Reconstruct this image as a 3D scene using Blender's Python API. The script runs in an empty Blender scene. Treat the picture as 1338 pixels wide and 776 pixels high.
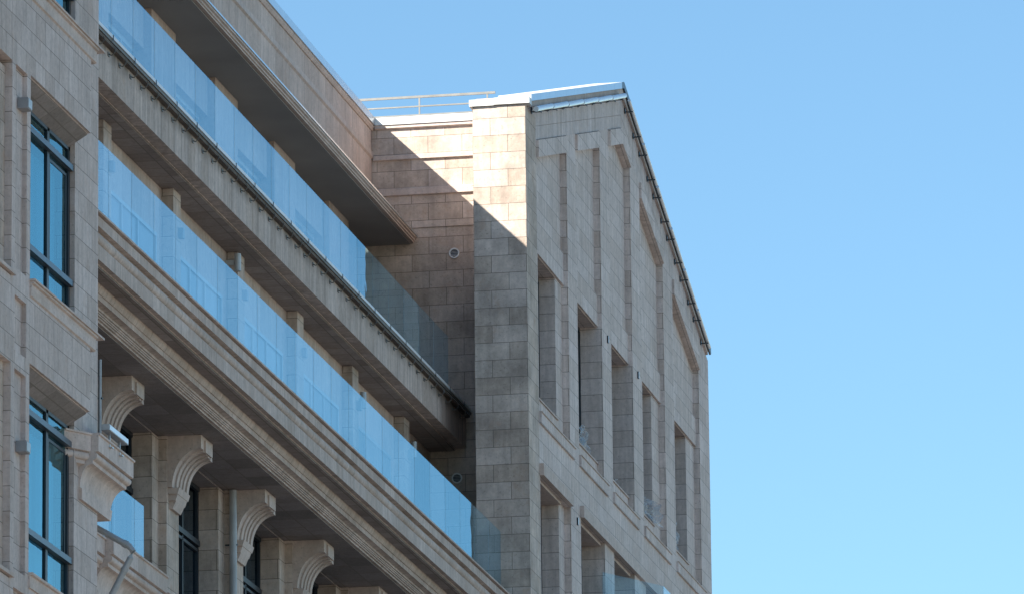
import bpy, bmesh, math, random
from mathutils import Matrix, Vector
random.seed(7)
R = math.radians
sc = bpy.context.scene
col = sc.collection

# ------------------------------------------------------------------ camera
F_PX, PITCH, ROLL, YAW = 8895.0, 0.22211402, -0.01093491, 0.18387102
fw = Vector((-math.sin(YAW) * math.cos(PITCH), math.cos(YAW) * math.cos(PITCH), math.sin(PITCH)))
rt = Vector((math.cos(YAW), math.sin(YAW), 0))
up = rt.cross(fw)
r2 = math.cos(ROLL) * rt + math.sin(ROLL) * up
u2 = -math.sin(ROLL) * rt + math.cos(ROLL) * up
cd = bpy.data.cameras.new('camera')
cd.sensor_width = 36
cd.lens = F_PX / 1338 * 36
cd.clip_start = 1
cd.clip_end = 8000
cam = bpy.data.objects.new('camera', cd)
col.objects.link(cam)
cam.matrix_world = Matrix(((r2.x, u2.x, -fw.x, 0), (r2.y, u2.y, -fw.y, 0), (r2.z, u2.z, -fw.z, 1.6), (0, 0, 0, 1)))
sc.camera = cam

# ------------------------------------------------------------------ light
LD = Vector((1.0, 0.98, -0.965)).normalized()      # direction the sunlight travels
world = bpy.data.worlds.new('World')
sc.world = world
world.use_nodes = True
wn = world.node_tree
sky = wn.nodes.new('ShaderNodeTexSky')
sky.sky_type = 'NISHITA'
sky.sun_disc = False
sky.sun_elevation = math.asin(-LD.z)
sky.sun_rotation = math.atan2(-LD.x, -LD.y)
sky.air_density = 0.9
sky.dust_density = 0.05
sky.ozone_density = 2.6
bg = wn.nodes['Background']
bg.inputs['Strength'].default_value = 0.078
wb = wn.nodes.new('ShaderNodeMix'); wb.data_type = 'RGBA'; wb.blend_type = 'MULTIPLY'; wb.inputs[0].default_value = 1
wb.inputs[7].default_value = (.82, .99, .965, 1)       # white balance of a slightly cyan northern sky
wn.links.new(sky.outputs[0], wb.inputs[6]); wn.links.new(wb.outputs[2], bg.inputs[0])
sl = bpy.data.lights.new('sun', 'SUN')
sl.energy = 5.0
sl.angle = R(0.5)
sl.color = (1.0, 0.94, 0.83)
so = bpy.data.objects.new('sun', sl)
col.objects.link(so)
so.rotation_euler = LD.to_track_quat('-Z', 'Y').to_euler()
so.location = (-60, 60, 80)
sc.view_settings.view_transform = 'Standard'
sc.view_settings.look = 'None'
sc.view_settings.gamma = 1
sc.view_settings.use_curve_mapping = False
sc.view_settings.exposure = 1.34

# ------------------------------------------------------------------ materials
def newmat(name):
    m = bpy.data.materials.new(name)
    m.use_nodes = True
    nt = m.node_tree
    return m, nt, nt.nodes['Principled BSDF']

def N(nt, t, **kw):
    n = nt.nodes.new(t)
    for k, v in kw.items():
        setattr(n, k, v)
    return n

def stone(name, w=0.82, h=0.408, u0=-28.81, y0=150.17, v0=35.046, c1=(.40, .345, .29), c2=(.52, .465, .405),
          mortar=.006, streak=.25, offset=.5, bumpd=.02, stain=.22, joint=(.17, .145, .125), rust=.45, topdark=None):
    """travertine cladding laid in courses; joints follow each face's own plane"""
    c1 = (c1[0] * 1.02, c1[1] * .985, c1[2] * 1.0); c2 = (c2[0] * 1.02, c2[1] * .985, c2[2] * 1.02)
    m, nt, pb = newmat(name)
    L = nt.links.new
    g = N(nt, 'ShaderNodeNewGeometry')
    sp = N(nt, 'ShaderNodeSeparateXYZ'); L(g.outputs['Position'], sp.inputs[0])
    sn = N(nt, 'ShaderNodeSeparateXYZ'); L(g.outputs['True Normal'], sn.inputs[0])
    def absn(o):
        a = N(nt, 'ShaderNodeMath', operation='ABSOLUTE'); L(o, a.inputs[0]); return a.outputs[0]
    def gt(o, t):
        a = N(nt, 'ShaderNodeMath', operation='GREATER_THAN'); L(o, a.inputs[0]); a.inputs[1].default_value = t; return a.outputs[0]
    def add(o, t):
        a = N(nt, 'ShaderNodeMath', operation='ADD'); L(o, a.inputs[0]); a.inputs[1].default_value = t; return a.outputs[0]
    ny = gt(absn(sn.outputs[1]), .7)
    nz = gt(absn(sn.outputs[2]), .6)
    X, Y, Z = add(sp.outputs[0], -u0 + 100 * w), add(sp.outputs[1], -y0 + 200 * w), add(sp.outputs[2], -v0 + 200 * h)
    def mix(f, a, b):
        n = N(nt, 'ShaderNodeMix', data_type='FLOAT'); L(f, n.inputs[0]); L(a, n.inputs[2]); L(b, n.inputs[3]); return n.outputs[0]
    u = mix(ny, Y, X)
    v = mix(nz, Z, X)
    cb = N(nt, 'ShaderNodeCombineXYZ'); L(u, cb.inputs[0]); L(v, cb.inputs[1])
    br = N(nt, 'ShaderNodeTexBrick', offset=offset)
    L(cb.outputs[0], br.inputs['Vector'])
    br.inputs['Color1'].default_value = (0, 0, 0, 1)
    br.inputs['Color2'].default_value = (1, 1, 1, 1)
    br.inputs['Mortar'].default_value = (0.5, .5, .5, 1)
    br.inputs['Scale'].default_value = 1
    br.inputs['Mortar Size'].default_value = mortar
    br.inputs['Mortar Smooth'].default_value = .15
    br.inputs['Bias'].default_value = 0
    br.inputs['Brick Width'].default_value = w
    br.inputs['Row Height'].default_value = h
    cr = N(nt, 'ShaderNodeMix', data_type='RGBA')
    L(br.outputs['Color'], cr.inputs[0])
    cr.inputs[6].default_value = (*c1, 1); cr.inputs[7].default_value = (*c2, 1)
    # blotches
    def noise(scale, det, rough, vec=None, sc3=None):
        n = N(nt, 'ShaderNodeTexNoise'); n.inputs['Scale'].default_value = scale
        n.inputs['Detail'].default_value = det; n.inputs['Roughness'].default_value = rough
        if sc3:
            mp = N(nt, 'ShaderNodeMapping'); mp.inputs['Scale'].default_value = sc3
            L(g.outputs['Position'], mp.inputs['Vector']); L(mp.outputs[0], n.inputs['Vector'])
        else:
            L(g.outputs['Position'], n.inputs['Vector'])
        return n.outputs['Fac']
    def ramp(o, a, b, lo, hi):
        n = N(nt, 'ShaderNodeMapRange'); L(o, n.inputs[0])
        n.inputs[1].default_value = a; n.inputs[2].default_value = b; n.inputs[3].default_value = lo; n.inputs[4].default_value = hi
        return n.outputs[0]
    def mul(a, b):
        n = N(nt, 'ShaderNodeMath', operation='MULTIPLY'); L(a, n.inputs[0]); L(b, n.inputs[1]); return n.outputs[0]
    f1 = ramp(noise(1.1, 5, .6), .3, .7, 1 - stain * .6, 1 + stain * .5)
    f2 = ramp(noise(8, 7, .72), .3, .7, .84, 1.12)
    f3 = ramp(noise(1.0, 4, .6, sc3=(7, 7, .55)), .3, .72, 1 - streak * .6, 1 + streak * .35)
    pits = ramp(noise(22, 4, .65), .58, .70, 1.0, .66)
    k = mul(mul(f1, f2), mul(f3, pits))
    hs = N(nt, 'ShaderNodeMix', data_type='RGBA', blend_type='MULTIPLY'); hs.inputs[0].default_value = 1
    L(cr.outputs[2], hs.inputs[6]); L(k, hs.inputs[7])
    # rusty patches
    rp = ramp(noise(2.3, 4, .65), .56, .74, 0, rust)
    ru = N(nt, 'ShaderNodeMix', data_type='RGBA'); L(rp, ru.inputs[0]); L(hs.outputs[2], ru.inputs[6])
    ru.inputs[7].default_value = (c1[0] * .92, c1[1] * .78, c1[2] * .68, 1)
    jo = N(nt, 'ShaderNodeMix', data_type='RGBA'); L(br.outputs['Fac'], jo.inputs[0]); L(ru.outputs[2], jo.inputs[6])
    jo.inputs[7].default_value = (*joint, 1)
    if topdark:                                       # patchy dark brown, stronger towards the top edge
        zt = ramp(sp.outputs[2], topdark - .34, topdark, 0, 1)
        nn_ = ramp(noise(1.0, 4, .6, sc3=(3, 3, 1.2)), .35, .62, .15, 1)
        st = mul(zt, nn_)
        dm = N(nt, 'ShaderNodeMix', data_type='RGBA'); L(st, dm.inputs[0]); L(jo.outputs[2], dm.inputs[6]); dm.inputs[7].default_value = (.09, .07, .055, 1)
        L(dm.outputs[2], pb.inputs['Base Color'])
    else:
        L(jo.outputs[2], pb.inputs['Base Color'])
    pb.inputs['Roughness'].default_value = .75
    pb.inputs['Specular IOR Level'].default_value = .3
    bp = N(nt, 'ShaderNodeBump'); bp.inputs['Strength'].default_value = .35; bp.inputs['Distance'].default_value = bumpd
    L(noise(14, 5, .65), bp.inputs['Height']); L(bp.outputs[0], pb.inputs['Normal'])
    return m

def simple(name, c, rough=.5, metal=0, var=.12, scale=3.0, spec=.5):
    m, nt, pb = newmat(name)
    n = N(nt, 'ShaderNodeTexNoise'); n.inputs['Scale'].default_value = scale; n.inputs['Detail'].default_value = 5
    g = N(nt, 'ShaderNodeNewGeometry'); nt.links.new(g.outputs['Position'], n.inputs['Vector'])
    r = N(nt, 'ShaderNodeMapRange'); nt.links.new(n.outputs['Fac'], r.inputs[0])
    r.inputs[1].default_value = .3; r.inputs[2].default_value = .7; r.inputs[3].default_value = 1 - var; r.inputs[4].default_value = 1 + var
    x = N(nt, 'ShaderNodeMix', data_type='RGBA', blend_type='MULTIPLY'); x.inputs[0].default_value = 1
    x.inputs[6].default_value = (*c, 1); nt.links.new(r.outputs[0], x.inputs[7]); nt.links.new(x.outputs[2], pb.inputs['Base Color'])
    pb.inputs['Roughness'].default_value = rough; pb.inputs['Metallic'].default_value = metal
    pb.inputs['Specular IOR Level'].default_value = spec
    return m

def glass(name, tint, gloss, ior, film=0.0, wav=0.0):
    """coated pane: the outside face reflects by its Fresnel factor, the rest goes through"""
    m = bpy.data.materials.new(name); m.use_nodes = True
    nt = m.node_tree; nt.nodes.clear(); L = nt.links.new
    out = N(nt, 'ShaderNodeOutputMaterial')
    tr = N(nt, 'ShaderNodeBsdfTransparent'); tr.inputs[0].default_value = (*tint, 1)
    gl = N(nt, 'ShaderNodeBsdfGlossy'); gl.inputs['Color'].default_value = (*gloss, 1); gl.inputs['Roughness'].default_value = .01
    fr = N(nt, 'ShaderNodeFresnel'); fr.inputs[0].default_value = ior
    ge = N(nt, 'ShaderNodeNewGeometry')
    inv = N(nt, 'ShaderNodeMath', operation='SUBTRACT'); inv.inputs[0].default_value = 1; L(ge.outputs['Backfacing'], inv.inputs[1])
    mu = N(nt, 'ShaderNodeMath', operation='MULTIPLY'); L(fr.outputs[0], mu.inputs[0]); L(inv.outputs[0], mu.inputs[1])
    base = tr.outputs[0]
    if film:
        oi = N(nt, 'ShaderNodeObjectInfo')
        mr = N(nt, 'ShaderNodeMapRange'); L(oi.outputs['Random'], mr.inputs[0]); mr.inputs[3].default_value = 0; mr.inputs[4].default_value = film
        df = N(nt, 'ShaderNodeBsdfDiffuse'); df.inputs[0].default_value = (.8, .85, .9, 1)
        mb = N(nt, 'ShaderNodeMixShader'); L(mr.outputs[0], mb.inputs[0]); L(tr.outputs[0], mb.inputs[1]); L(df.outputs[0], mb.inputs[2])
        base = mb.outputs[0]
    if wav:
        nz = N(nt, 'ShaderNodeTexNoise'); nz.inputs['Scale'].default_value = 1.3; nz.inputs['Detail'].default_value = 2
        L(ge.outputs['Position'], nz.inputs['Vector'])
        bp = N(nt, 'ShaderNodeBump'); bp.inputs['Strength'].default_value = wav; bp.inputs['Distance'].default_value = .02
        L(nz.outputs['Fac'], bp.inputs['Height']); L(bp.outputs[0], gl.inputs['Normal'])
    ms = N(nt, 'ShaderNodeMixShader'); L(mu.outputs[0], ms.inputs[0]); L(base, ms.inputs[1]); L(gl.outputs[0], ms.inputs[2])
    L(ms.outputs[0], out.inputs[0])
    return m

M = dict(
    wall=stone('travertine_courses', c1=(.46, .38, .31), c2=(.57, .49, .415), joint=(.13, .11, .09), mortar=.006, stain=.5, rust=.6),
    wing=stone('travertine_pale_courses', w=1.22, c1=(.55, .475, .425), c2=(.64, .57, .52), streak=.35, stain=.14, rust=.2),
    bay=stone('travertine_bay_courses', w=.62, h=.408, y0=103.1, v0=30.75, c1=(.47, .40, .355), c2=(.58, .51, .46), stain=.14),
    fascia=stone('travertine_fascia', w=.56, h=9.0, v0=30, c1=(.46, .38, .32), c2=(.55, .47, .405), offset=0, streak=.3),
    slabf=stone('dark_topped_travertine_fascia', w=.56, h=9.0, v0=30, c1=(.46, .38, .32), c2=(.55, .47, .405), offset=0, streak=.5, topdark=33.98),
    attic=stone('travertine_attic', w=.75, h=9.0, v0=30, c1=(.50, .41, .35), c2=(.60, .51, .44), offset=0, streak=.25),
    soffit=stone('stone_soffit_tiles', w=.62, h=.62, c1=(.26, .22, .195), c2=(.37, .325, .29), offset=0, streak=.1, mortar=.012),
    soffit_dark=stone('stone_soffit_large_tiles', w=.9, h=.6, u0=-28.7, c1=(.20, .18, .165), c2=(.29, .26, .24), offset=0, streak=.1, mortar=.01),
    head=stone('travertine_gable_head', w=.60, h=9.0, v0=30, c1=(.52, .46, .42), c2=(.60, .54, .50), offset=0, streak=.4),
    plain=stone('travertine_plain', w=9, h=9, c1=(.50, .42, .36), c2=(.58, .50, .44), offset=0, mortar=.0, streak=.2),
    plaster=simple('grey_plaster', (.27, .27, .275), .8, 0, .12, .6),
    metal=simple('zinc_sheet', (.50, .53, .57), .28, .85, .06, 2),
    steel=simple('brushed_steel', (.5, .5, .51), .35, .9, .15, 6),
    darkm=simple('dark_anodised_metal', (.035, .045, .055), .35, .4, .15, 5),
    frame=simple('window_frame_paint', (.018, .026, .036), .45, .1, .12, 5),
    greym=simple('grey_painted_metal', (.42, .43, .44), .45, .3, .12, 5),
    pipe=simple('painted_downpipe', (.36, .37, .38), .5, .2, .15, 3),
    lampm=simple('lamp_housing_grey', (.27, .27, .28), .6, .1, .1, 5),
    lens=simple('pale_lamp_tube', (.72, .76, .80), .25, .2, .06, 4),
    doorp=simple('curtained_door_glass', (.24, .25, .26), .35, 0, .3, 1.2),
    pale=simple('pale_aluminium', (.62, .63, .64), .4, .1, .06, 4),
    railm=simple('weathered_grey_rail', (.20, .195, .185), .6, .1, .15, 4),
    dullsteel=simple('weathered_steel', (.16, .15, .14), .6, .5, .2, 6),
    brownplate=simple('dark_brown_plate', (.11, .09, .075), .85, 0, .3, 3),  # dark brown, mottled at random
    g_dark=glass('loggia_glass', (.35, .45, .52), (.55, .75, .95), 1.6, wav=.1),
    room=simple('dim_room', (.05, .052, .056), .9, 0, .2, 1),
    blind=simple('pale_roller_blind', (.62, .68, .72), .8, 0, .06, 1),
    white=simple('white_vent_paint', (.72, .72, .71), .5, 0, .06, 6),
    capw=simple('white_coping_sheet', (.66, .66, .65), .45, .1, .04, 2),
    ground=simple('pale_paving', (.19, .172, .155), .9, 0, .3, .05),
    g_bal=glass('balustrade_glass', (.86, .92, .96), (.54, .86, 1.0), 3.6, film=.13, wav=.22),
    g_clear=glass('clear_balcony_glass', (.86, .93, .96), (.8, .95, 1.0), 1.5, film=.05),
    g_win=glass('window_glass', (.50, .72, .80), (.52, .90, 1.0), 3.0, wav=.10),
)

# ------------------------------------------------------------------ mesh helpers
class MB:
    def __init__(self): self.v = []; self.f = []
    def add(self, vs, fs):
        o = len(self.v); self.v += [tuple(p) for p in vs]; self.f += [tuple(i + o for i in f) for f in fs]; return self
    def box(self, x0, x1, y0, y1, z0, z1):
        x0, x1 = sorted((x0, x1)); y0, y1 = sorted((y0, y1)); z0, z1 = sorted((z0, z1))
        v = [(x, y, z) for z in (z0, z1) for y in (y0, y1) for x in (x0, x1)]
        return self.add(v, [(0, 2, 3, 1), (4, 5, 7, 6), (0, 1, 5, 4), (2, 6, 7, 3), (0, 4, 6, 2), (1, 3, 7, 5)])
    def ext(self, poly, axis, a, b):
        """extrude a closed 2-D outline: axis 0 -> outline is (y,z); 1 -> (x,z); 2 -> (x,y)"""
        def p(q, t):
            return (t, q[0], q[1]) if axis == 0 else (q[0], t, q[1]) if axis == 1 else (q[0], q[1], t)
        n = len(poly)
        v = [p(q, a) for q in poly] + [p(q, b) for q in poly]
        return self.add(v, [tuple(range(n)), tuple(range(2 * n - 1, n - 1, -1))] + [(i, n + i, n + (i + 1) % n, (i + 1) % n) for i in range(n)])
    def tube(self, pts, r, n=14, caps=True):
        pts = [Vector(p) for p in pts]; rings = []
        for i, p in enumerate(pts):
            d = (pts[min(i + 1, len(pts) - 1)] - pts[max(i - 1, 0)]).normalized()
            a = d.cross(Vector((0, 0, 1)))
            if a.length < .05: a = d.cross(Vector((0, 1, 0)))
            a.normalize(); b = d.cross(a).normalized()
            rings.append([p + r * (math.cos(2 * math.pi * k / n) * a + math.sin(2 * math.pi * k / n) * b) for k in range(n)])
        v = [q for g in rings for q in g]; f = []
        for i in range(len(pts) - 1):
            for k in range(n):
                f.append((i * n + k, i * n + (k + 1) % n, (i + 1) * n + (k + 1) % n, (i + 1) * n + k))
        if caps: f += [tuple(range(n)), tuple(range(len(v) - 1, len(v) - n - 1, -1))]
        return self.add(v, f)
    def build(self, name, mat, parent=None, smooth=False):
        me = bpy.data.meshes.new(name); me.from_pydata(self.v, [], self.f)
        bm = bmesh.new(); bm.from_mesh(me); bmesh.ops.recalc_face_normals(bm, faces=bm.faces); bm.to_mesh(me); bm.free()
        me.materials.append(mat)
        o = bpy.data.objects.new(name, me); col.objects.link(o)
        if parent is not None: o.parent = parent
        if smooth:
            for p in me.polygons: p.use_smooth = True
            me.set_sharp_from_angle(angle=R(35))
        return o

def tag(o, label, cat, group=None, kind=None):
    if label: o['label'] = label
    if cat: o['category'] = cat
    if group: o['group'] = group
    if kind: o['kind'] = kind
    return o

def empty(name, parent=None):
    o = bpy.data.objects.new(name, None); col.objects.link(o)
    o.empty_display_size = .2
    if parent is not None: o.parent = parent
    return o

def dup(o, dy=0, dz=0, dx=0, parent=None):
    c = o.copy(); col.objects.link(c); c.parent = parent if parent is not None else o.parent
    c.location = (o.location.x + dx, o.location.y + dy, o.location.z + dz)
    return c

def dup_tree(o, dy=0, dz=0, dx=0):
    c = dup(o, dy, dz, dx)
    for ch in list(o.children):
        k = ch.copy(); col.objects.link(k); k.parent = c
    return c

# ------------------------------------------------------------------ setting
g = MB().box(-900, 900, -600, 1500, -.5, 0).build('ground', M['ground']); tag(g, None, None, kind='structure')

XC = -27.57                      # plane of the gable wing and of the bay pier
YB, YR = 150.17, 153.12          # front of the wing's corner pier, recessed return wall

B = empty('apartment_building')
tag(B, 'pale travertine apartment building with glass balconies, a projecting window bay and a gabled wing', 'building')

# ---- hidden body so nothing is hollow
MB().box(-46, -32.3, 109.0, 153.0, 0, 40.9).build('building_core', M['plain'], B)

# ============================== balcony wing: attic and canopy
m = MB()
m.box(-32.3, -31.81, 109.75, YR, 38.40, 41.06)
a = m.build('attic_wall', M['attic'], B)
MB().ext([(-31.81, 41.06), (-31.81, 40.955), (-31.78, 40.955), (-31.735, 41.02), (-31.735, 41.06)], 1, 109.75, YR).build('crown_moulding', M['plain'], a)
MB().ext([(-31.81, 40.44), (-31.775, 40.44), (-31.765, 40.30), (-31.81, 40.26)], 1, 109.75, YR).build('band_moulding', M['plain'], a)
MB().ext([(-31.81, 41.062), (-31.70, 41.062), (-31.70, 41.25), (-33.2, 41.30), (-33.2, 41.24), (-31.81, 41.2)], 1, 109.75, YR - .01).build('roof_edge_flashing', M['metal'], B)
c = MB().ext([(-31.81, 38.46), (-30.78, 38.33), (-30.74, 38.33), (-30.74, 38.29), (-30.78, 38.27), (-30.78, 38.235), (-30.81, 38.22), (-30.81, 38.19), (-32.3, 38.19), (-32.3, 38.40)], 1, 109.75, YR).build('canopy', M['plain'], B)
MB().box(-32.28, -30.90, 109.8, YR - .01, 38.165, 38.187).build('canopy_soffit', M['plaster'], c)
MB().box(-30.80, -30.715, 109.76, YR - .03, 38.333, 38.372).build('drip_edge', M['metal'], c)

# top-floor wall behind the balcony: broad piers and set-back door fields
m = MB()
m.box(-32.4, -32.25, 109.75, YR, 34.0, 38.18)
tw = m.build('top_floor_wall', M['attic'], B)
for k in range(7):
    y = 119.6 + 5.75 * k
    if y > 150: break
    q = MB().box(-32.25, -31.83, y + .02, min(y + 2.15, YR - .01), 34.0, 38.17).build('wall_pier', M['attic'], B)
    if y + 2.3 < 148:
        w = empty('balcony_door', B)
        f = MB()
        for yy in (y + 2.3, y + 3.4, y + 4.5, y + 5.55):
            f.box(-32.24, -32.16, yy, yy + .07, 34.0, 37.2)
        f.box(-32.24, -32.155, y + 2.3, y + 5.62, 37.2, 37.3); f.box(-32.24, -32.165, y + 2.3, y + 5.62, 36.4, 36.46)
        f.build('door_frame', M['greym'], w)
        MB().box(-32.22, -32.20, y + 2.37, y + 5.55, 34.0, 37.2).build('door_pane', M['doorp'], w)
        MB().box(-32.20, -31.99, y + 2.17, y + 5.74, 37.31, 38.16).build('door_head', M['attic'], w)

# ============================== upper balcony
b1 = empty('balcony', B)
b1['label'] = 'upper balcony with a flat stone fascia under its glass'
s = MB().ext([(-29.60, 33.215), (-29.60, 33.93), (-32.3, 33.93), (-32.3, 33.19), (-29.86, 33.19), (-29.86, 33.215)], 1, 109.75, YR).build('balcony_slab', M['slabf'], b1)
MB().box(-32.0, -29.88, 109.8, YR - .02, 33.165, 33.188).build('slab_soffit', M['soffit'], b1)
MB().box(-32.0, -29.50, 109.8, YR - .05, 33.932, 33.985).build('floor_plate', M['brownplate'], b1)
MB().box(-29.50, -29.465, 109.8, YR - .05, 33.99, 34.045).build('edge_trim', M['dullsteel'], b1)
MB().box(-29.512, -29.445, 109.8, YR - .06, 34.05, 34.115).build('base_rail', M['pale'], b1)
br = MB()
br.tube([(-29.60, 0, 33.83), (-29.53, 0, 33.80), (-29.47, 0, 33.86), (-29.47, 0, 33.94)], .012, 8)
br.box(-29.605, -29.585, -.06, .06, 33.78, 33.86)
bracket = br.build('rail_bracket', M['dullsteel'], b1); bracket.location.y = 117.7
k = 1
while 117.7 + .845 * k < 152.9:
    dup(bracket, .845 * k); k += 1
rb = MB().box(-29.445, -29.435, -.015, .015, 34.0, 34.12).build('rail_clip', M['darkm'], b1); rb.location.y = 118.3
for k in range(1, 21): dup(rb, 1.69 * k)
ys = [109.9 + 1.69 * i for i in range(0, 30)]
off = 118.25 - 109.9 - 5 * 1.69
gp = None
for y in ys:
    y += off
    if y + 1.68 > 150.9: break
    if gp is None:
        gp = MB().box(-29.49, -29.47, 0, 1.667, 34.07, 35.285).build('glass_panel', M['g_bal'], b1); gp.location.y = y
    else:
        q = gp.copy(); col.objects.link(q); q.parent = b1; q.location.y = y

# walls of the middle floor (behind the lower balcony)
m = MB(); m.box(-32.3, -30.47, 109.75, YR, 29.3, 33.16)
mw = m.build('middle_floor_wall', M['attic'], B)
for k in range(-2, 6):
    y = 126.35 + 5.64 * k
    if y < 110.5: continue
    p = MB()
    p.box(-30.47, -30.23, y, y + .62, 29.3, 33.155)
    pp = p.build('wall_pier', M['wall'], B)
    MB().box(-30.23, -30.13, y + .40, y + .55, 32.25, 32.45).build('junction_box', M['lampm'], pp)
    if y + 5 < 152.5:
        w = empty('balcony_door', B); f = MB(); z1 = 32.05
        for yy in (y + .9, y + 2.2, y + 3.5, y + 5.0):
            f.box(-30.468, -30.42, yy, yy + .07, 29.3, z1)
        f.box(-30.468, -30.415, y + .9, y + 5.07, z1, z1 + .08)
        f.build('door_frame', M['greym'], w)
        MB().box(-30.465, -30.45, y + .97, y + 5.0, 29.3, z1).build('door_pane', M['doorp'], w)

# ============================== lower balcony with the big cornice
b2 = empty('balcony', B)
b2['label'] = 'lower balcony carried on a deep moulded stone cornice'
Y0, Y1 = 109.75, YB - .01
prof = [(-27.90, 29.04), (-27.90, 29.005), (-27.99, 29.00), (-27.99, 28.985), (-27.95, 28.975), (-27.95, 28.795), (-28.06, 28.785)]
for i in range(9):                                   # half-round roll
    t = math.pi / 2 - math.pi * i / 8 * .97
    prof.append((-28.07 + .085 * math.cos(t), 28.655 + .105 * math.sin(t)))
prof += [(-28.045, 28.545), (-28.02, 28.54), (-28.02, 28.52), (-28.0, 28.515), (-28.0, 28.255), (-28.10, 28.255), (-28.10, 28.235),
         (-30.5, 28.235), (-30.5, 29.04)]
MB().ext(prof, 1, Y0, Y1).build('cornice', M['fascia'], b2, smooth=True)
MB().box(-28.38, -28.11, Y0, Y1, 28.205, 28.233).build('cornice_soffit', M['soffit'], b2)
beam = [(-28.39, 28.232), (-28.41, 28.16), (-28.45, 28.085), (-28.475, 28.08), (-28.475, 27.985), (-28.53, 27.98), (-28.60, 27.965), (-28.60, 27.925),
        (-28.63, 27.92), (-28.63, 27.895), (-28.65, 27.89), (-28.65, 27.868), (-28.68, 27.862), (-28.68, 27.84), (-28.72, 27.835), (-28.72, 27.80),
        (-30.6, 27.80), (-30.6, 28.232)]
MB().ext(beam, 1, Y0, Y1).build('architrave', M['fascia'], b2)
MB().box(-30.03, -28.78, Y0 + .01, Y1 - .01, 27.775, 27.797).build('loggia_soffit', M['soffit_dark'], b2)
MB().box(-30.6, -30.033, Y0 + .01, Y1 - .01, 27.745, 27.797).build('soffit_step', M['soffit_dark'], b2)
MB().box(-28.275, -28.245, Y0, Y1, 29.042, 29.10).build('base_rail', M['darkm'], b2)
ys2 = 113.21 - 2 * 1.69
gp2 = None; i = 0
while ys2 + 1.69 * i + 1.68 < 150.2:
    y = ys2 + 1.69 * i; i += 1
    if y < 109.75: continue
    if gp2 is None:
        gp2 = MB().box(-28.27, -28.25, 0, 1.667, 29.08, 30.63).build('glass_panel', M['g_bal'], b2); gp2.location.y = y
    else:
        q = gp2.copy(); col.objects.link(q); q.parent = b2; q.location.y = y
if y + 1.69 < 150.1:
    MB().box(-28.27, -28.25, y + 1.69, 150.15, 29.08, 30.63).build('glass_panel', M['g_bal'], b2)

# ============================== loggia floor: piers, pilasters, consoles, windows
def console(y):
    z0, z1 = 26.78, 27.51; cx = -29.18
    poly = [(-29.86, 27.77), (cx, 27.77), (cx, z1)]
    for i in range(1, 17):
        t = math.pi / 2 * (1 - i / 16)
        poly.append((cx - .57 * math.cos(t), z0 + (z1 - z0) * math.sin(t)))
    poly.append((-29.86, z0))
    c = MB().ext(poly, 1, .05, 1.02).build('console', M['plain'], B)
    c.location.y = y
    for (a0, a1, d) in ((.26, .42, .035), (.47, .60, .055), (.65, .78, .075), (.83, 1.0, .10)):
        m = MB(); o = []; n = []
        for i in range(17):
            t = math.pi / 2 * (1 - i / 16)
            o.append((cx - .57 * math.cos(t), z0 + (z1 - z0) * math.sin(t)))
            n.append((cx - (.57 - d) * math.cos(t), z0 + (z1 - z0 - d) * math.sin(t)))
        m.ext([(p[0] - .01, p[1] + .01) for p in o] + n[::-1], 1, a0, a1)
        m.build('console_rib', M['plain'], c)
    MB().box(cx - .02, cx + .035, .30, .86, 27.47, 27.70).build('keystone_block', M['plain'], c)
    m = MB()
    for zt, zb, xo, xi, ya, yb in ((26.78, 26.66, -29.62, -29.66, .12, 1.0), (26.66, 26.54, -29.67, -29.71, .17, .95), (26.54, 26.39, -29.71, -29.78, .22, .90)):
        m.ext([(-29.85, zt), (xo, zt), (xi, zb), (-29.85, zb)], 1, ya, yb)
    m.build('pendant', M['plain'], c)
    return c

S = [118.65 + 5.55 * k for k in range(6)]
cons0 = console(S[0])
for y in S[1:]: dup_tree(cons0, y - S[0])
p = MB().box(-30.5, -29.845, 0, 1.0, 18, 27.77).build('pilaster', M['wall'], B); p.location.y = S[0]
p2 = MB().box(-30.6, -30.0, -.52, -.002, 18, 27.742).build('pier', M['wall'], B); p2.location.y = S[0]
for y in S[1:]: dup(p, y - S[0]); dup(p2, y - S[0])
def loggia_window(y, ln):
    w = empty('loggia_window', B); w.location.y = y
    x0, x1 = -30.50, -30.40
    f = MB()
    n = 3
    for i in range(n + 1):
        yy = i * (ln - .08) / n
        f.box(x0, x1, yy, yy + .08, 20, 27.74)
    f.box(x0, x1 + .02, 0, ln, 27.66, 27.742); f.box(x0, x1 + .03, 0, ln, 26.55, 26.66); f.box(x0, x1, 0, ln, 26.44, 26.50)
    f.build('window_frame', M['frame'], w)
    MB().box(-30.46, -30.45, .05, ln - .05, 20, 27.7).build('window_pane', M['g_dark'] if 'g_dark' in M else M['g_win'], w)
    return w
W0 = loggia_window(S[0] + 1.0, 4.03)
for y in S[1:-1]: dup_tree(W0, y - S[0])
m = MB(); m.box(-32.2, -32.1, 109.75, YR, 18, 28.0); m.build('room_back_wall', M['room'], B)
# first loggia bay behind the bay corner
loggia_window(112.2, 5.9)
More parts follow.
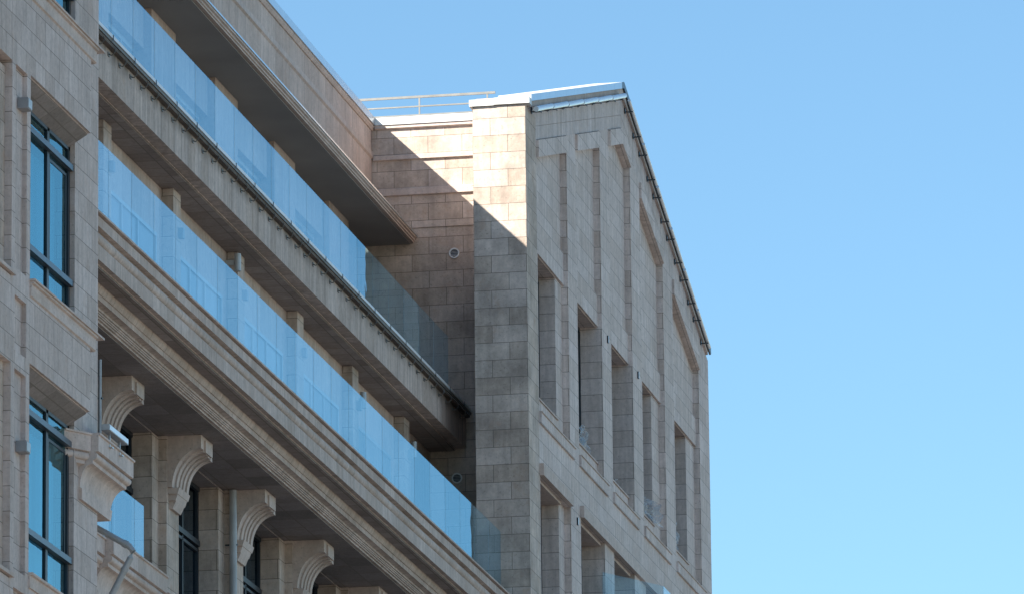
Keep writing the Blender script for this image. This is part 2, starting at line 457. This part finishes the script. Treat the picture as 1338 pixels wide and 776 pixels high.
# lower loggia slab
lp = lambda x, dz=0: [(x, 23.52 + dz), (x, 23.48 + dz), (x - .05, 23.47 + dz), (x - .05, 23.12 + dz), (x - .12, 23.10 + dz), (x - .09, 23.0 + dz), (x - .14, 22.92 + dz),
                      (x - .19, 22.90 + dz), (x - .26, 22.6 + dz), (x - .30, 22.4 + dz), (x - .30, 22.2 + dz), (x - .36, 22.2 + dz), (-31.2, 22.2 + dz), (-31.2, 23.52 + dz)]
b3 = empty('balcony', B); b3['label'] = 'loggia balcony low at the left with a short glass screen'
MB().ext(lp(-28.2), 1, 116.4, YB - .01).build('cornice', M['fascia'], b3)
MB().box(-32.0, -28.75, 109.8, YB - .02, 18, 22.19).build('wall_below', M['wall'], b3)

# ============================== corbelled cornice of the bay corner
def cprof(x, z):
    pr = [(x + .03, z), (x + .03, z - .03), (x, z - .04), (x, z - .31), (x - .05, z - .32)]
    for i in range(7):
        t = math.pi / 2 - math.pi * i / 6
        pr.append((x - .075 + .05 * math.cos(t), z - .385 + .065 * math.sin(t)))
    pr += [(x - .10, z - .46), (x - .10, z - .52), (x - .13, z - .53)]
    for i in range(1, 19):
        t = math.pi / 2 * i / 18
        pr.append((x - .13 - .19 * math.sin(t), z - .53 - .38 * (1 - math.cos(t))))
    pr += [(x - .285, z - .925), (x - .285, z - 1.12)]
    return pr
def corbel(x, z, ya, yb, back, parent, mat):
    pr = cprof(x, z); pr += [(back, pr[-1][1]), (back, z)]
    return MB().ext(pr, 1, ya, yb).build('corbel_cornice', mat, parent, smooth=True)
cz = lambda z, x: 1.6 + (z - 1.6) * x / -27.10
cb_ = corbel(-27.23, cz(24.45, -27.23), 108.45, 110.9, -28.2, B, M['plain'])
for v_ in cb_.data.vertices:                           # the far end is mitred back towards its foot
    if v_.co.y > 110: v_.co.y -= max(0, min(1, (24.25 - v_.co.z) / .9)) * .5
pr_ = cprof(-27.36, cz(24.42, -27.26)); nn = len(pr_)
vs_ = [(x - .32 if x > -27.9 else x, 107.90, z) for x, z in pr_ + [(-28.3, pr_[-1][1]), (-28.3, pr_[0][1])]] + [(x, 108.44, z) for x, z in pr_ + [(-28.3, pr_[-1][1]), (-28.3, pr_[0][1])]]
nn += 2
MB().add(vs_, [tuple(range(nn)), tuple(range(2 * nn - 1, nn - 1, -1))] + [(i, nn + i, nn + (i + 1) % nn, (i + 1) % nn) for i in range(nn)]).build('corbel_cornice', M['plain'], B, smooth=True)
corbel(-27.95, 23.56, 112.4, 116.38, -29.5, B, M['plain'])
corbel(-28.10, 23.53, 109.8, 112.39, -29.5, B, M['plain'])
for y, l in ((110.6, 1.6), (112.22, 1.6), (113.84, 1.64), (115.5, .7)):
    MB().box(-28.36, -28.34, y, y + l, 23.57, 24.82).build('glass_panel', M['g_bal'], b3)

# ============================== projecting bay
XB, XW = -27.27, -27.68
bay = empty('window_bay', B)
m = MB()
# corner pier with a jamb, and the spandrels standing proud of it
m.box(-46, XC, 108.12, 109.73, 0, 46)
m.build('corner_pier', M['bay'], bay)
def spandrel(z0, z1, hz):
    m = MB(); E = 108.02
    m.ext([(-28.6, 104.032), (XB, 104.032), (XB, E), (XC, 108.115), (-28.6, 108.115)], 2, z0, z1)
    return m.build('spandrel', M['bay'], bay)
spandrel(29.61, 31.12, 0); spandrel(24.83, 26.17, 0)
for z in (29.61, 24.83):                           # hood soffits, lower towards the glass, with a thin edge strip
    MB().ext([(XB - .055, z - .004), (XB - .07, z - .03), (XW - .02, z - .25), (-28.6, z - .25), (-28.6, z - .004)], 1, 104.05, 108.02).build('window_head', M['soffit_dark'], bay)  # soffit shade is put into the colour with a darker stone
    MB().ext([(XB - .045, z - .002), (XB - .045, z - .018), (XB - .06, z - .018), (XB - .06, z - .002)], 1, 104.05, 108.0).build('soffit_trim', M['plain'], bay)
for zt in (31.14, 26.17):                          # sills
    q = MB(); q.ext([(XB - .3, zt), (XB + .07, zt - .0), (XB + .07, zt - .035), (XB + .03, zt - .05), (XB + .03, zt - .24), (XB - .0, zt - .26), (XB - .3, zt - .26)], 1, 104.02, 108.3)
    q.build('sill_moulding', M['plain'], bay)
    MB().box(XB - .3, XB + .10, 104.0, 108.62, zt + .002, zt + .035).build('sill_ledge', M['plain'], bay)
MB().ext([(XB - .3, 21.4), (XB + .07, 21.4), (XB + .07, 21.36), (XB + .03, 21.35), (XB + .03, 21.15), (XB - .3, 21.15)], 1, 104.02, 108.12).build('sill_moulding', M['plain'], bay)
m = MB(); m.ext([(-28.6, 104.032), (XB, 104.032), (XB, 108.02), (XC, 108.115), (-28.6, 108.115)], 2, 10, 21.36); m.build('spandrel', M['bay'], bay)
# pilaster strip left of the windows with sunk panels
def strips():
    m = MB(); X = XB; back = -28.5
    m.box(back, X, 103.80, 104.03, 10, 46)            # strip beside the window
    m.box(back, X, 102.86, 103.08, 10, 46)
    m.box(back, X - .075, 103.08, 103.80, 10, 46)     # sunk panel
    o = m.build('pilaster_strip', M['bay'], bay)
    for z0, z1 in ((29.56, 31.2), (25.75, 26.2), (24.55, 24.85), (21.0, 21.3)):
        MB().box(back, X - .001, 103.081, 103.799, z0, z1).build('panel_rail', M['bay'], o)
    return o
strips()
m = MB()                                               # deep field at the picture's left edge
m.box(-28.6, XB - .55, 95, 102.86, 10, 46)
m.build('bay_back_wall', M['bay'], bay)
MB().box(XB - .545, XB - .12, 102.3, 102.855, 10, 29.45).build('bay_reveal', M['wall'], bay)
m = MB()
for z0, z1 in ((29.56, 46), (24.6, 26.0), (10, 21.1)):
    MB().box(-28.5, XB - .002, 95, 102.855, z0, z1).build('spandrel', M['bay'], bay)
for z in (26.02, 21.12): MB().box(-28.4, XB + .06, 96, 102.95, z, z + .06).build('sill_ledge', M['plain'], bay)
m = MB(); m.ext([(-28.6, 104.032), (XB, 104.032), (XB, 108.02), (XC, 108.115), (-28.6, 108.115)], 2, 34.2, 46); m.build('spandrel', M['bay'], bay)

def bay_window(z0, z1, zt, zb):
    w = empty('bay_window', B)
    a, b = 104.05, 108.1
    f = MB()
    x0, x1 = XW - .03, XW + .03
    f.box(x0, x1, b - .10, b, z0, z1); f.box(x0, x1, a, a + .08, z0, z1)
    f.box(x0, x1, 106.58, 106.72, z0, z1); f.box(x0, x1 - .01, 105.3, 105.38, z0, z1)
    f.box(x0, x1, a, b, z1 - .07, z1); f.box(x0, x1, a, b, z0, z0 + .06)
    for z in (zt, zb):
        f.box(x0, x1, a, b, z - .05, z + .05)
    # inner leaf frames
    for (ya, yb) in ((106.80, 107.94),):
        for (za, zc) in ((zb + .08, zt - .12),):
            f.box(x0, x1 - .02, ya, ya + .05, za, zc); f.box(x0, x1 - .02, yb - .05, yb, za, zc); f.box(x0, x1 - .02, ya + .05, yb - .05, zc - .05, zc)
    f.build('window_frame', M['frame'], w)
    for z in (zt, zb):
        if z > z0 + .1: MB().box(x1, x1 + .06, a, b + .04, z - .045, z + .055).build('transom_cap', M['darkcap'], w)
    MB().box(XW - .01, XW, a + .03, b - .03, z0, z1 - .03).build('window_pane', M['g_win'], w)
    # hanging blind, gently pleated
    m = MB(); n = 60; vs = []; fs = []
    for i in range(n + 1):
        y = a + .1 + (b - a - .2) * i / n; x = XW - .22 + .018 * math.sin(i * 1.7) + .01 * math.sin(i * .6)
        for z in (z0 + .02, zt - .1):
            vs.append((x, y, z)); vs.append((x - .008, y, z))
    for i in range(n):
        o = i * 4
        fs += [(o, o + 4, o + 6, o + 2), (o + 1, o + 3, o + 7, o + 5), (o, o + 1, o + 5, o + 4), (o + 2, o + 6, o + 7, o + 3)]
    fs += [(0, 2, 3, 1), (n * 4, n * 4 + 1, n * 4 + 3, n * 4 + 2)]
    m.add(vs, fs); m.build('curtain', M['blind'], w)
    return w
M['darkcap'] = simple('transom_cap_metal', (.07, .09, .115), .4, .5, .1, 5)
bay_window(26.18, 29.40, 29.03, 27.04)
bay_window(21.4, 24.62, 24.29, 22.32)
bay_window(31.17, 34.2, 33.9, 32.0)
MB().box(-29.7, -29.6, 95, 108.1, 10, 46).build('room_back_wall', M['room'], bay)

# ============================== return wall and corner pier of the gabled wing
wing = empty('gabled_wing', B)
m = MB()
m.box(-46, -28.81, YR, 160, 0, 41.03)
m.build('return_wall', M['wall'], wing)
m = MB()
# proud upper field of the return wall
MB().box(-31.80, -28.812, YR - .035, YR - .002, 38.55, 40.955).build('upper_panel', M['wall'], wing)
MB().ext([(YR - .036, 40.958), (YR - .11, 40.985), (YR - .11, 41.055), (YR - .036, 41.055)], 0, -31.72, -28.812).build('crown_moulding', M['plain'], wing)
MB().ext([(YR - .036, 40.205), (YR - .10, 40.215), (YR - .10, 40.32), (YR - .036, 40.345)], 0, -31.76, -28.812).build('band_moulding', M['plain'], wing)
MB().ext([(YR - .036, 39.33), (YR - .10, 39.345), (YR - .10, 39.50), (YR - .036, 39.535)], 0, -31.80, -28.812).build('band_moulding', M['plain'], wing)
MB().box(-33.2, -28.812, YR - .14, YR + 1.2, 41.06, 41.24).build('coping', M['capw'], wing)
MB().box(-28.81, XC, YB, 151.5, 0, 40.64).build('corner_pier', M['wall'], wing)
MB().box(-28.88, -28.30, YB - .06, YR + .3, 40.645, 40.80).build('coping', M['capw'], wing)
MB().box(-28.298, -27.46, YB - .06, YB + .25, 40.66, 40.82).build('coping', M['capw'], wing)

# gable wall assembled from pilasters and set-back fields
XP, XQ, XI = XC - .16, XC - .10, -28.12
P = [(150.2, 151.55), (155.57, 156.81), (160.23, 161.55), (164.70, 166.11), (169.62, 171.12), (175.31, 176.97)]
BL, BR, AP = .27, .2816, 163.4
def hb(y, base=39.70):                                # underside line of the gable hoods
    zap = base + BL * (AP - 151.5)
    return base + BL * (y - 151.5) if y < AP else zap - BR * (y - AP)
TOPD = 1.02                                            # from hood underside up to the roof
for i, (a, b) in enumerate(P):
    a2 = a if i else 151.5 - .001
    if i == 0:
        q = MB().box(XI - .6, XC - .001, 151.5, 151.55, 0, hb(151.5) + .9)
        q.build('gable_pilaster', M['wing'], wing); continue
    pts = [(a, 33.68), (b, 33.68), (b, hb(b) + .42)]
    if a < AP < b: pts.append((AP, hb(AP) + .42))
    pts.append((a, hb(a) + .42))
    MB().ext(pts, 0, XI - .6, XC).build('gable_pilaster', M['wing'], wing)
# set-back panels over the windows
Wn = [(151.55, 154.66), (156.81, 160.23), (161.55, 164.70), (166.11, 168.40), (171.12, 173.91)]
for i in range(5):
    a, b = P[i][1], P[i + 1][0]
    wa, wb = Wn[i]
    m = MB()
    pts = [(a, 38.33), (b, 38.33), (b, hb(b) + .42)]
    if a < AP < b: pts.append((AP, hb(AP) + .42))
    pts.append((a, hb(a) + .42))
    m.ext(pts, 0, XI - .6, XP)
    m.build('gable_panel', M['wing'], wing)
    if wb < b - .1: MB().box(XI - .6, XP, wb, b, 33.69, 37.54).build('window_jamb', M['wing'], wing)
    MB().box(XI - .6, XP, a, wb - .002, 33.69, 34.12).build('sill_wall', M['wing'], wing)
    MB().box(XI - .6, XQ, a, b, 37.55, 38.328).build('lintel', M['wing'], wing)
    MB().box(XQ - .07, XQ - .055, a, wb, 37.53, 37.549).build('soffit_trim', M['plain'], wing)
    # hood over the field
    q = [(a + .0, hb(a)), ]
    if a < AP < b: q.append((AP, hb(AP)))
    q += [(b - .12, hb(b - .12)), (b - .12, hb(b - .12) + .41)]
    if a < AP < b: q.append((AP, hb(AP) + .41))
    q.append((a, hb(a) + .41))
    MB().ext(q, 0, XP + .002, XC + .06).build('hood_moulding', M['wing'], wing)
    # window
    w = empty('gable_window', wing)
    w2 = MB(); x = XI
    w2.box(x - .05, x, wa, wb, 34.13, 34.22); w2.box(x - .05, x, wa, wb, 37.45, 37.545)
    for yy in (wa, (wa + wb) / 2, wb - .08): w2.box(x - .05, x + .01, yy, yy + .08, 34.22, 37.45)
    w2.box(x - .03, x - .02, wa, wb, 34.2, 37.5)
    w2.build('gable_window_unit', M['darkm'], wing)
    bpy.data.objects.remove(w)
    MB().box(XI, XP + .035, wa + .02, wb + .02 + (.12 if wb < b - .1 else 0), 34.125, 34.16).build('window_sill', M['plain'], wing)
    # apron panel below
    ya, yb = a - .0, b + .42
    m = MB(); m.box(XC, XC + .05, ya, yb, 33.40, 33.66)
    ap = m.build('apron_panel', M['wing'], wing)
    MB().box(XC, XC + .075, ya, yb + .02, 33.662, 33.692).build('apron_ledge', M['plain'], ap)
# wall above the hoods up to the roof
pts = [(151.5, hb(151.5) + .42), (AP, hb(AP) + .42), (176.97, hb(176.97) + .42), (176.97, hb(176.97) + 1.12), (AP, hb(AP) + 1.28), (150.17, 40.83), (150.17, 40.645), (151.5, 40.645)]
MB().ext(pts, 0, XI - .6, XC - .02).build('gable_core', M['attic'], wing)
J = .74
lo = [(151.5, hb(151.5) + .42), (AP, hb(AP) + .42), (176.97, hb(176.97) + .42), (176.97, hb(176.97) + J), (AP, hb(AP) + J), (151.5, hb(151.5) + J)]
hi = [(151.5, hb(151.5) + J + .012), (AP, hb(AP) + J + .012), (176.97, hb(176.97) + J + .012), (176.97, hb(176.97) + 1.12), (AP, hb(AP) + 1.28), (151.5, 41.0)]
for q in (lo, hi): MB().ext(q, 0, XC - .0199, XC - .0005).build('gable_head', M['head'], wing)
MB().box(XC - .0199, XC - .0005, 150.18, 151.498, 40.643, 40.84).build('gable_head', M['head'], wing)
# storey band between the floors
MB().box(XI - .6, XC - .0, 151.5, 176.97, 32.18, 33.678).build('storey_band', M['wing'], wing)
# lower storey
LP = [(155.57, 156.90), (160.22, 161.55), (164.54, 166.2), (169.6, 171.1), (175.3, 176.97)]
for a, b in LP: MB().box(XI - .6, XC, a, b, 0, 32.178).build('gable_pilaster', M['wing'], wing)
MB().box(XI - .6, XP, 154.80, 155.57, 0, 32.178).build('gable_panel', M['wing'], wing)
MB().box(XI - .6, XC, 166.2, 169.6, 0, 28.2).build('gable_panel', M['wing'], wing)
MB().box(XC + .002, XC + .10, 151.5, 155.42, 32.17, 32.45).build('hood_moulding', M['plain'], wing)
MB().box(XC + .002, XC + .10, 156.81, 168.3, 32.17, 32.45).build('hood_moulding', M['plain'], wing)
MB().box(XI - .05, XI - .02, 151.5, 176, 20, 32.17).build('lower_glazing', M['darkm'], wing)
MB().box(XI, XP + .03, 151.56, 154.9, 29.45, 29.49).build('window_sill', M['plain'], wing)
MB().box(XI - .6, XP, 151.56, 154.80, 0, 29.44).build('gable_panel', M['wing'], wing)
for a, b in ((151.55, 154.8), (156.9, 160.2), (161.55, 164.5)):
    MB().box(XI - .6, XQ, a, b, 32.10, 32.17).build('lintel', M['plain'], wing)

# roof of the gable
XE = -27.47
def rz(y, base=40.80):
    return base + .275 * (y - 149.9) if y < 163.38 else base + .275 * 13.48 - .2945 * (y - 163.38)
def slope_prism(ya, yb, d0, d1, x0, x1, name, mat, parent):
    t = [(ya, rz(ya) + d0)]
    if ya < 163.38 < yb: t.append((163.38, rz(163.38) + d0))
    t.append((yb, rz(yb) + d0)); t.append((yb, rz(yb) + d1))
    if ya < 163.38 < yb: t.append((163.38, rz(163.38) + d1))
    t.append((ya, rz(ya) + d1))
    return MB().ext(t, 0, x0, x1).build(name, mat, parent)
roof = slope_prism(150.43, 176.75, -.10, -.002, -28.25, XE - .005, 'roof', M['capw'], wing)
nseg = 23
for i in range(nseg):
    ya = 150.43 + (176.85 - 150.43) * i / nseg; yb = 150.43 + (176.85 - 150.43) * (i + 1) / nseg
    slope_prism(ya + .004, yb - .004, 0, -.165, XE - .003, XE + .012, 'verge_flashing', M['metal'] if yb < 163.6 else M['darkm'], roof)  # falling side coloured dark in place of the zinc's dark reflection
slope_prism(150.45, 176.6, -.17, -.31, XI, XC + .06, 'verge_fascia', M['plain'], roof)
slope_prism(150.45, 176.6, -.105, -.168, XI, XE - .006, 'verge_soffit', M['darkm'], roof)
q = slope_prism(164.0, 176.8, -.165, -.21, XC + .061, XE + .01, 'verge_trim', M['darkm'], roof)

# ============================== things fixed to the building
def lamp_tube(ya, yb, idx, label):
    t = empty('linear_light')
    m = MB(); x = -27.38
    za, zb = rz(ya) - .36, rz(yb) - .36
    m.tube([(x, ya + .03, za), (x, yb - .03, zb)], .066 if ya < 163 else .04, 12)
    m.build('light_tube', M['lens'], t, smooth=True)
    m = MB()
    for f in (.2, .8):
        y = ya + (yb - ya) * f; z = za + (zb - za) * f
        m = MB()
        m.box(XC + .004, x + .03, y - .02, y + .02, z - .095, z - .067)
        m.box(XC + .004, XC + .03, y - .05, y + .05, z - .12, z + .02)
        m.build('bracket', M['darkm'], t)
    tag(t, label, 'light', 'linear lights along the gable verge')
n = 6
ordn = ['first', 'second', 'third', 'fourth', 'fifth', 'sixth']
for i in range(n):
    a = 150.5 + i * 2.08; lamp_tube(a, a + 2.04, i, 'pale tube light on the rising gable edge, %s from the corner pier' % ordn[i])
for i in range(6):
    a = 163.6 + i * 2.1; lamp_tube(a, a + 2.02, i, 'tube light under the falling gable edge, %s down from the peak' % ordn[i])

# vents
def vent(x, z, label):
    t = empty('vent_grille'); t.location = (x, YR, z)
    m = MB(); n = 28; r0, r1 = .095, .125; vs = []; fs = []
    for k in range(n):
        a = 2 * math.pi * k / n
        for (r, y) in ((r0, -.03), (r1, -.03), (r1, -.002), (r0, -.002)):
            vs.append((r * math.cos(a), y, r * math.sin(a)))
    for k in range(n):
        for j in range(4):
            a, b = k * 4 + j, k * 4 + (j + 1) % 4
            c_, d = ((k + 1) % n) * 4 + (j + 1) % 4, ((k + 1) % n) * 4 + j
            fs.append((a, b, c_, d))
    m.add(vs, fs); m.build('vent_ring', M['white'], t)
    m = MB()
    for k in range(5):
        z = -.07 + .035 * k; w = math.sqrt(max(.0, r0 * r0 - z * z))
        m.ext([(-.02, z - .004), (-.004, z + .012), (-.004, z + .017), (-.02, z + .001)], 0, -w, w)
    m.build('louvre', M['greym'], t)
    MB().ext([(r0 * math.cos(2 * math.pi * k / n), r0 * math.sin(2 * math.pi * k / n)) for k in range(n)], 1, -.003, -.001).build('vent_opening', M['room'], t)
    tag(t, label, 'vent', 'round vents in the recessed wall')
vent(-29.843, 37.893, 'round louvred vent in the stone wall just below the roof canopy end')
vent(-29.828, 32.516, 'round louvred vent above the end of the lower glass balcony')

# roof railing
t = empty('roof_railing')
m = MB()
def rail(z, h, x0, x1): m.box(x0, x1, YR + .16, YR + .20, z - h, z)
rail(41.81, .055, -34, -28.86); rail(41.565, .03, -34, -28.86); rail(41.355, .03, -34, -28.86)
m.build('rail', M['railm'], t)
po = MB().box(-.018, .018, YR + .165, YR + .195, 41.24, 41.756).build('post', M['railm'], t); po.location.x = -30.69
for x in (-32.3, -33.9, -29.05):
    q = po.copy(); col.objects.link(q); q.parent = t; q.location.x = x
tag(t, 'grey metal railing of three rails on the flat roof beside the gable', 'railing')

# downpipes
t = MB().tube([(-28.2, 110.5, 23.5), (-27.80, 110.5, 23.36), (-27.20, 110.5, 23.00), (-27.14, 110.5, 22.92), (-27.18, 110.5, 22.80), (-27.52, 110.5, 22.15), (-27.9, 110.5, 21.4)], .055, 16).build('downpipe', M['pipe'], smooth=True)
tag(t, 'grey downpipe with a bend running down across the moulded stone cornice', 'pipe')
mm = MB()
for p0, d in (((-27.30, 110.5, 23.06), (.06, 0, -.035)), ((-27.27, 110.5, 22.63), (-.03, 0, -.057))):
    mm.tube([p0, (p0[0] + d[0], 110.5, p0[2] + d[2])], .066, 16)
mm.build('pipe_collar', M['pipe'], t, smooth=True)
t = MB().tube([(-28.10, 112.0, 25.3), (-28.10, 112.0, 26.6)], .03, 12).build('downpipe', M['pipe'], smooth=True)
tag(t, 'thin grey pipe standing in the corner behind the window bay', 'pipe')
MB().box(-28.15, -28.05, 111.98, 112.02, 25.9, 25.93).build('pipe_bracket', M['darkm'], t)
t = MB().tube([(-29.79, 129.62, 18), (-29.79, 129.62, 27.74)], .075, 18).build('downpipe', M['pipe'], smooth=True)
tag(t, 'straight vertical downpipe beside a pier under the dark soffit', 'pipe')
for z in (26.62, 25.6, 24.5):
    MB().box(-29.95, -29.70, 129.60, 129.64, z, z + .03).build('pipe_bracket', M['darkm'], t)

# floodlights
t = empty('floodlight')
m = MB().box(-27.30, -27.16, 108.9, 110.25, 24.70, 24.80); m.build('lamp_body', M['greym'], t)
MB().box(-27.158, -27.152, 108.93, 110.22, 24.71, 24.79).build('lamp_lens', M['lens'], t)
for y in (109.2, 109.9): MB().box(-27.26, -27.22, y, y + .03, 24.46, 24.70).box(-27.30, -27.17, y - .04, y + .07, 24.445, 24.462).build('bracket', M['steel'], t)
tag(t, 'long grey floodlight bar on brackets standing on the corner cornice ledge', 'light')
for z, lb in ((29.0, 'small grey box light on the stone strip beside the upper bay window'), (23.35, 'small grey box light on the stone strip beside the lower bay window')):
    t = empty('box_light')
    MB().box(XB - .07, XB + .10, 103.45, 103.72, z - .09, z + .09).build('lamp_body', M['lampm'], t)
    MB().box(XB + .101, XB + .112, 103.47, 103.70, z - .075, z + .075).build('lamp_lens', M['greym'], t)
    tag(t, lb, 'light', 'box lights on the bay pilaster')
for y, z, lb in ((160.97, 37.39, 'tiny dark wall lamp between the second and third tall gable windows'), (165.42, 37.42, 'tiny dark wall lamp between the third and fourth tall gable windows'), (156.37, 31.99, 'tiny dark wall lamp on the pilaster under the storey band')):
    t = empty('wall_lamp')
    MB().box(XC + .002, XC + .035, y - .04, y + .04, z - .09, z + .09).build('lamp_body', M['darkm'], t)
    MB().box(XC + .036, XC + .04, y - .03, y + .03, z - .08, z + .08).build('lamp_lens', M['lens'], t)
    tag(t, lb, 'lamp', 'wall lamps on the gable front')

# plastic film left in the window openings
fm = bpy.data.materials.new('torn_plastic_film'); fm.use_nodes = True
nt = fm.node_tree; nt.nodes.clear()
o_ = N(nt, 'ShaderNodeOutputMaterial'); tr = N(nt, 'ShaderNodeBsdfTransparent'); df = N(nt, 'ShaderNodeBsdfTranslucent'); d2 = N(nt, 'ShaderNodeBsdfDiffuse')
df.inputs[0].default_value = (.8, .84, .88, 1); d2.inputs[0].default_value = (.8, .84, .88, 1)
a_ = N(nt, 'ShaderNodeMixShader'); b_ = N(nt, 'ShaderNodeMixShader'); nz = N(nt, 'ShaderNodeTexNoise'); nz.inputs['Scale'].default_value = 5
mr = N(nt, 'ShaderNodeMapRange'); mr.inputs[1].default_value = .35; mr.inputs[2].default_value = .7; mr.inputs[3].default_value = .15; mr.inputs[4].default_value = .75
g_ = N(nt, 'ShaderNodeNewGeometry'); nt.links.new(g_.outputs['Position'], nz.inputs['Vector'])
nt.links.new(nz.outputs['Fac'], mr.inputs[0]); nt.links.new(df.outputs[0], a_.inputs[1]); nt.links.new(d2.outputs[0], a_.inputs[2]); a_.inputs[0].default_value = .5
nt.links.new(mr.outputs[0], b_.inputs[0]); nt.links.new(tr.outputs[0], b_.inputs[1]); nt.links.new(a_.outputs[0], b_.inputs[2]); nt.links.new(b_.outputs[0], o_.inputs[0])
def film(y0, y1, z0, z1, x, label, lean, fly=0):
    n, k = 16, 12; vs = []; fs = []
    rnd = random.Random(label)
    ph = [rnd.uniform(0, 6) for _ in range(6)]
    for i in range(n + 1):
        for j in range(k + 1):
            u, v = i / n, j / k
            w = 1 - v * lean
            y = y0 + (y1 - y0) * (u * w) + fly * (1 - v) * u * .3
            z = z0 + (z1 - z0) * v * (1 - .35 * u) + .04 * math.sin(5 * u + ph[0])
            xx = x + .08 * math.sin(7 * u + ph[1] + 3 * v) + .05 * math.sin(13 * v + ph[2]) + fly * u * .5
            vs.append((xx, y, z)); vs.append((xx - .004, y, z))
    def id_(i, j, s): return (i * (k + 1) + j) * 2 + s
    for i in range(n):
        for j in range(k):
            for s in (0, 1): fs.append((id_(i, j, s), id_(i + 1, j, s), id_(i + 1, j + 1, s), id_(i, j + 1, s)))
    o = MB().add(vs, fs).build('plastic_film', fm, smooth=True)
    tag(o, label, 'plastic film', 'torn plastic films in the gable windows')
film(159.1, 160.1, 34.18, 34.95, -27.93, 'pale crumpled plastic film at the foot of the second tall gable window', .6)
film(163.9, 164.5, 34.15, 34.5, -27.98, 'small scrap of plastic film at the foot of the third tall gable window', .6)
film(166.5, 168.6, 34.18, 34.75, -27.95, 'long plastic film blowing out of the fourth tall gable window', .5, fly=.9)
film(172.7, 173.85, 34.18, 35.1, -27.93, 'pale crumpled plastic film at the foot of the fifth tall gable window', .6)

# glass balcony low on the gable front
b4 = empty('glass_balcony', wing)
P0, P1_, P2_ = Vector((XC + .004, 159.8)), Vector((-26.45, 162.0)), Vector((-26.45, 168.0))
def pane(a, b, z0, z1):
    d = (b - a).normalized(); nrm = Vector((d.y, -d.x)) * .012
    MB().ext([tuple(a + nrm), tuple(b + nrm), tuple(b - nrm), tuple(a - nrm)], 2, z0, z1).build('glass_panel', M['g_clear'], b4)
pane(P0, P1_, 30.1, 31.38)
for i in range(3):
    a = P1_ + (P2_ - P1_) * (i / 3); b = P1_ + (P2_ - P1_) * ((i + 1) / 3)
    pane(a + Vector((0, .01)), b, 30.1, 31.38)
MB().ext([(XC + .002, 159.8), (-26.5, 162.0), (-26.5, 168.2), (XC + .002, 168.2)], 2, 29.8, 30.1).build('balcony_floor', M['plain'], b4)

# lamps beside the piers of the middle floor
def pier_lamp(x, y, z, label, h=.36):
    t = empty('pier_lamp')
    MB().tube([(x, y, z - h / 2), (x, y, z + h / 2)], .07, 16).build('lamp_body', M['greym'], t, smooth=True)
    MB().box(x - .25, x - .07, y - .03, y + .03, z - .05, z + .05).build('bracket', M['greym'], t)
    tag(t, label, 'lamp', 'pale cylinder lamps by the balcony piers')
for k, lb in ((1, 'pale cylinder lamp just before the third stone pier above the lower balcony glass'), (3, 'pale cylinder lamp beside the fifth stone pier above the lower balcony glass'), (4, 'pale cylinder lamp beside the last stone pier above the lower balcony glass')):
    y = 126.35 + 5.64 * k
    pier_lamp(-30.17 if k > 1 else -30.15, y + (.85 if k > 1 else -.35), 32.55 if k > 1 else 32.85, lb)
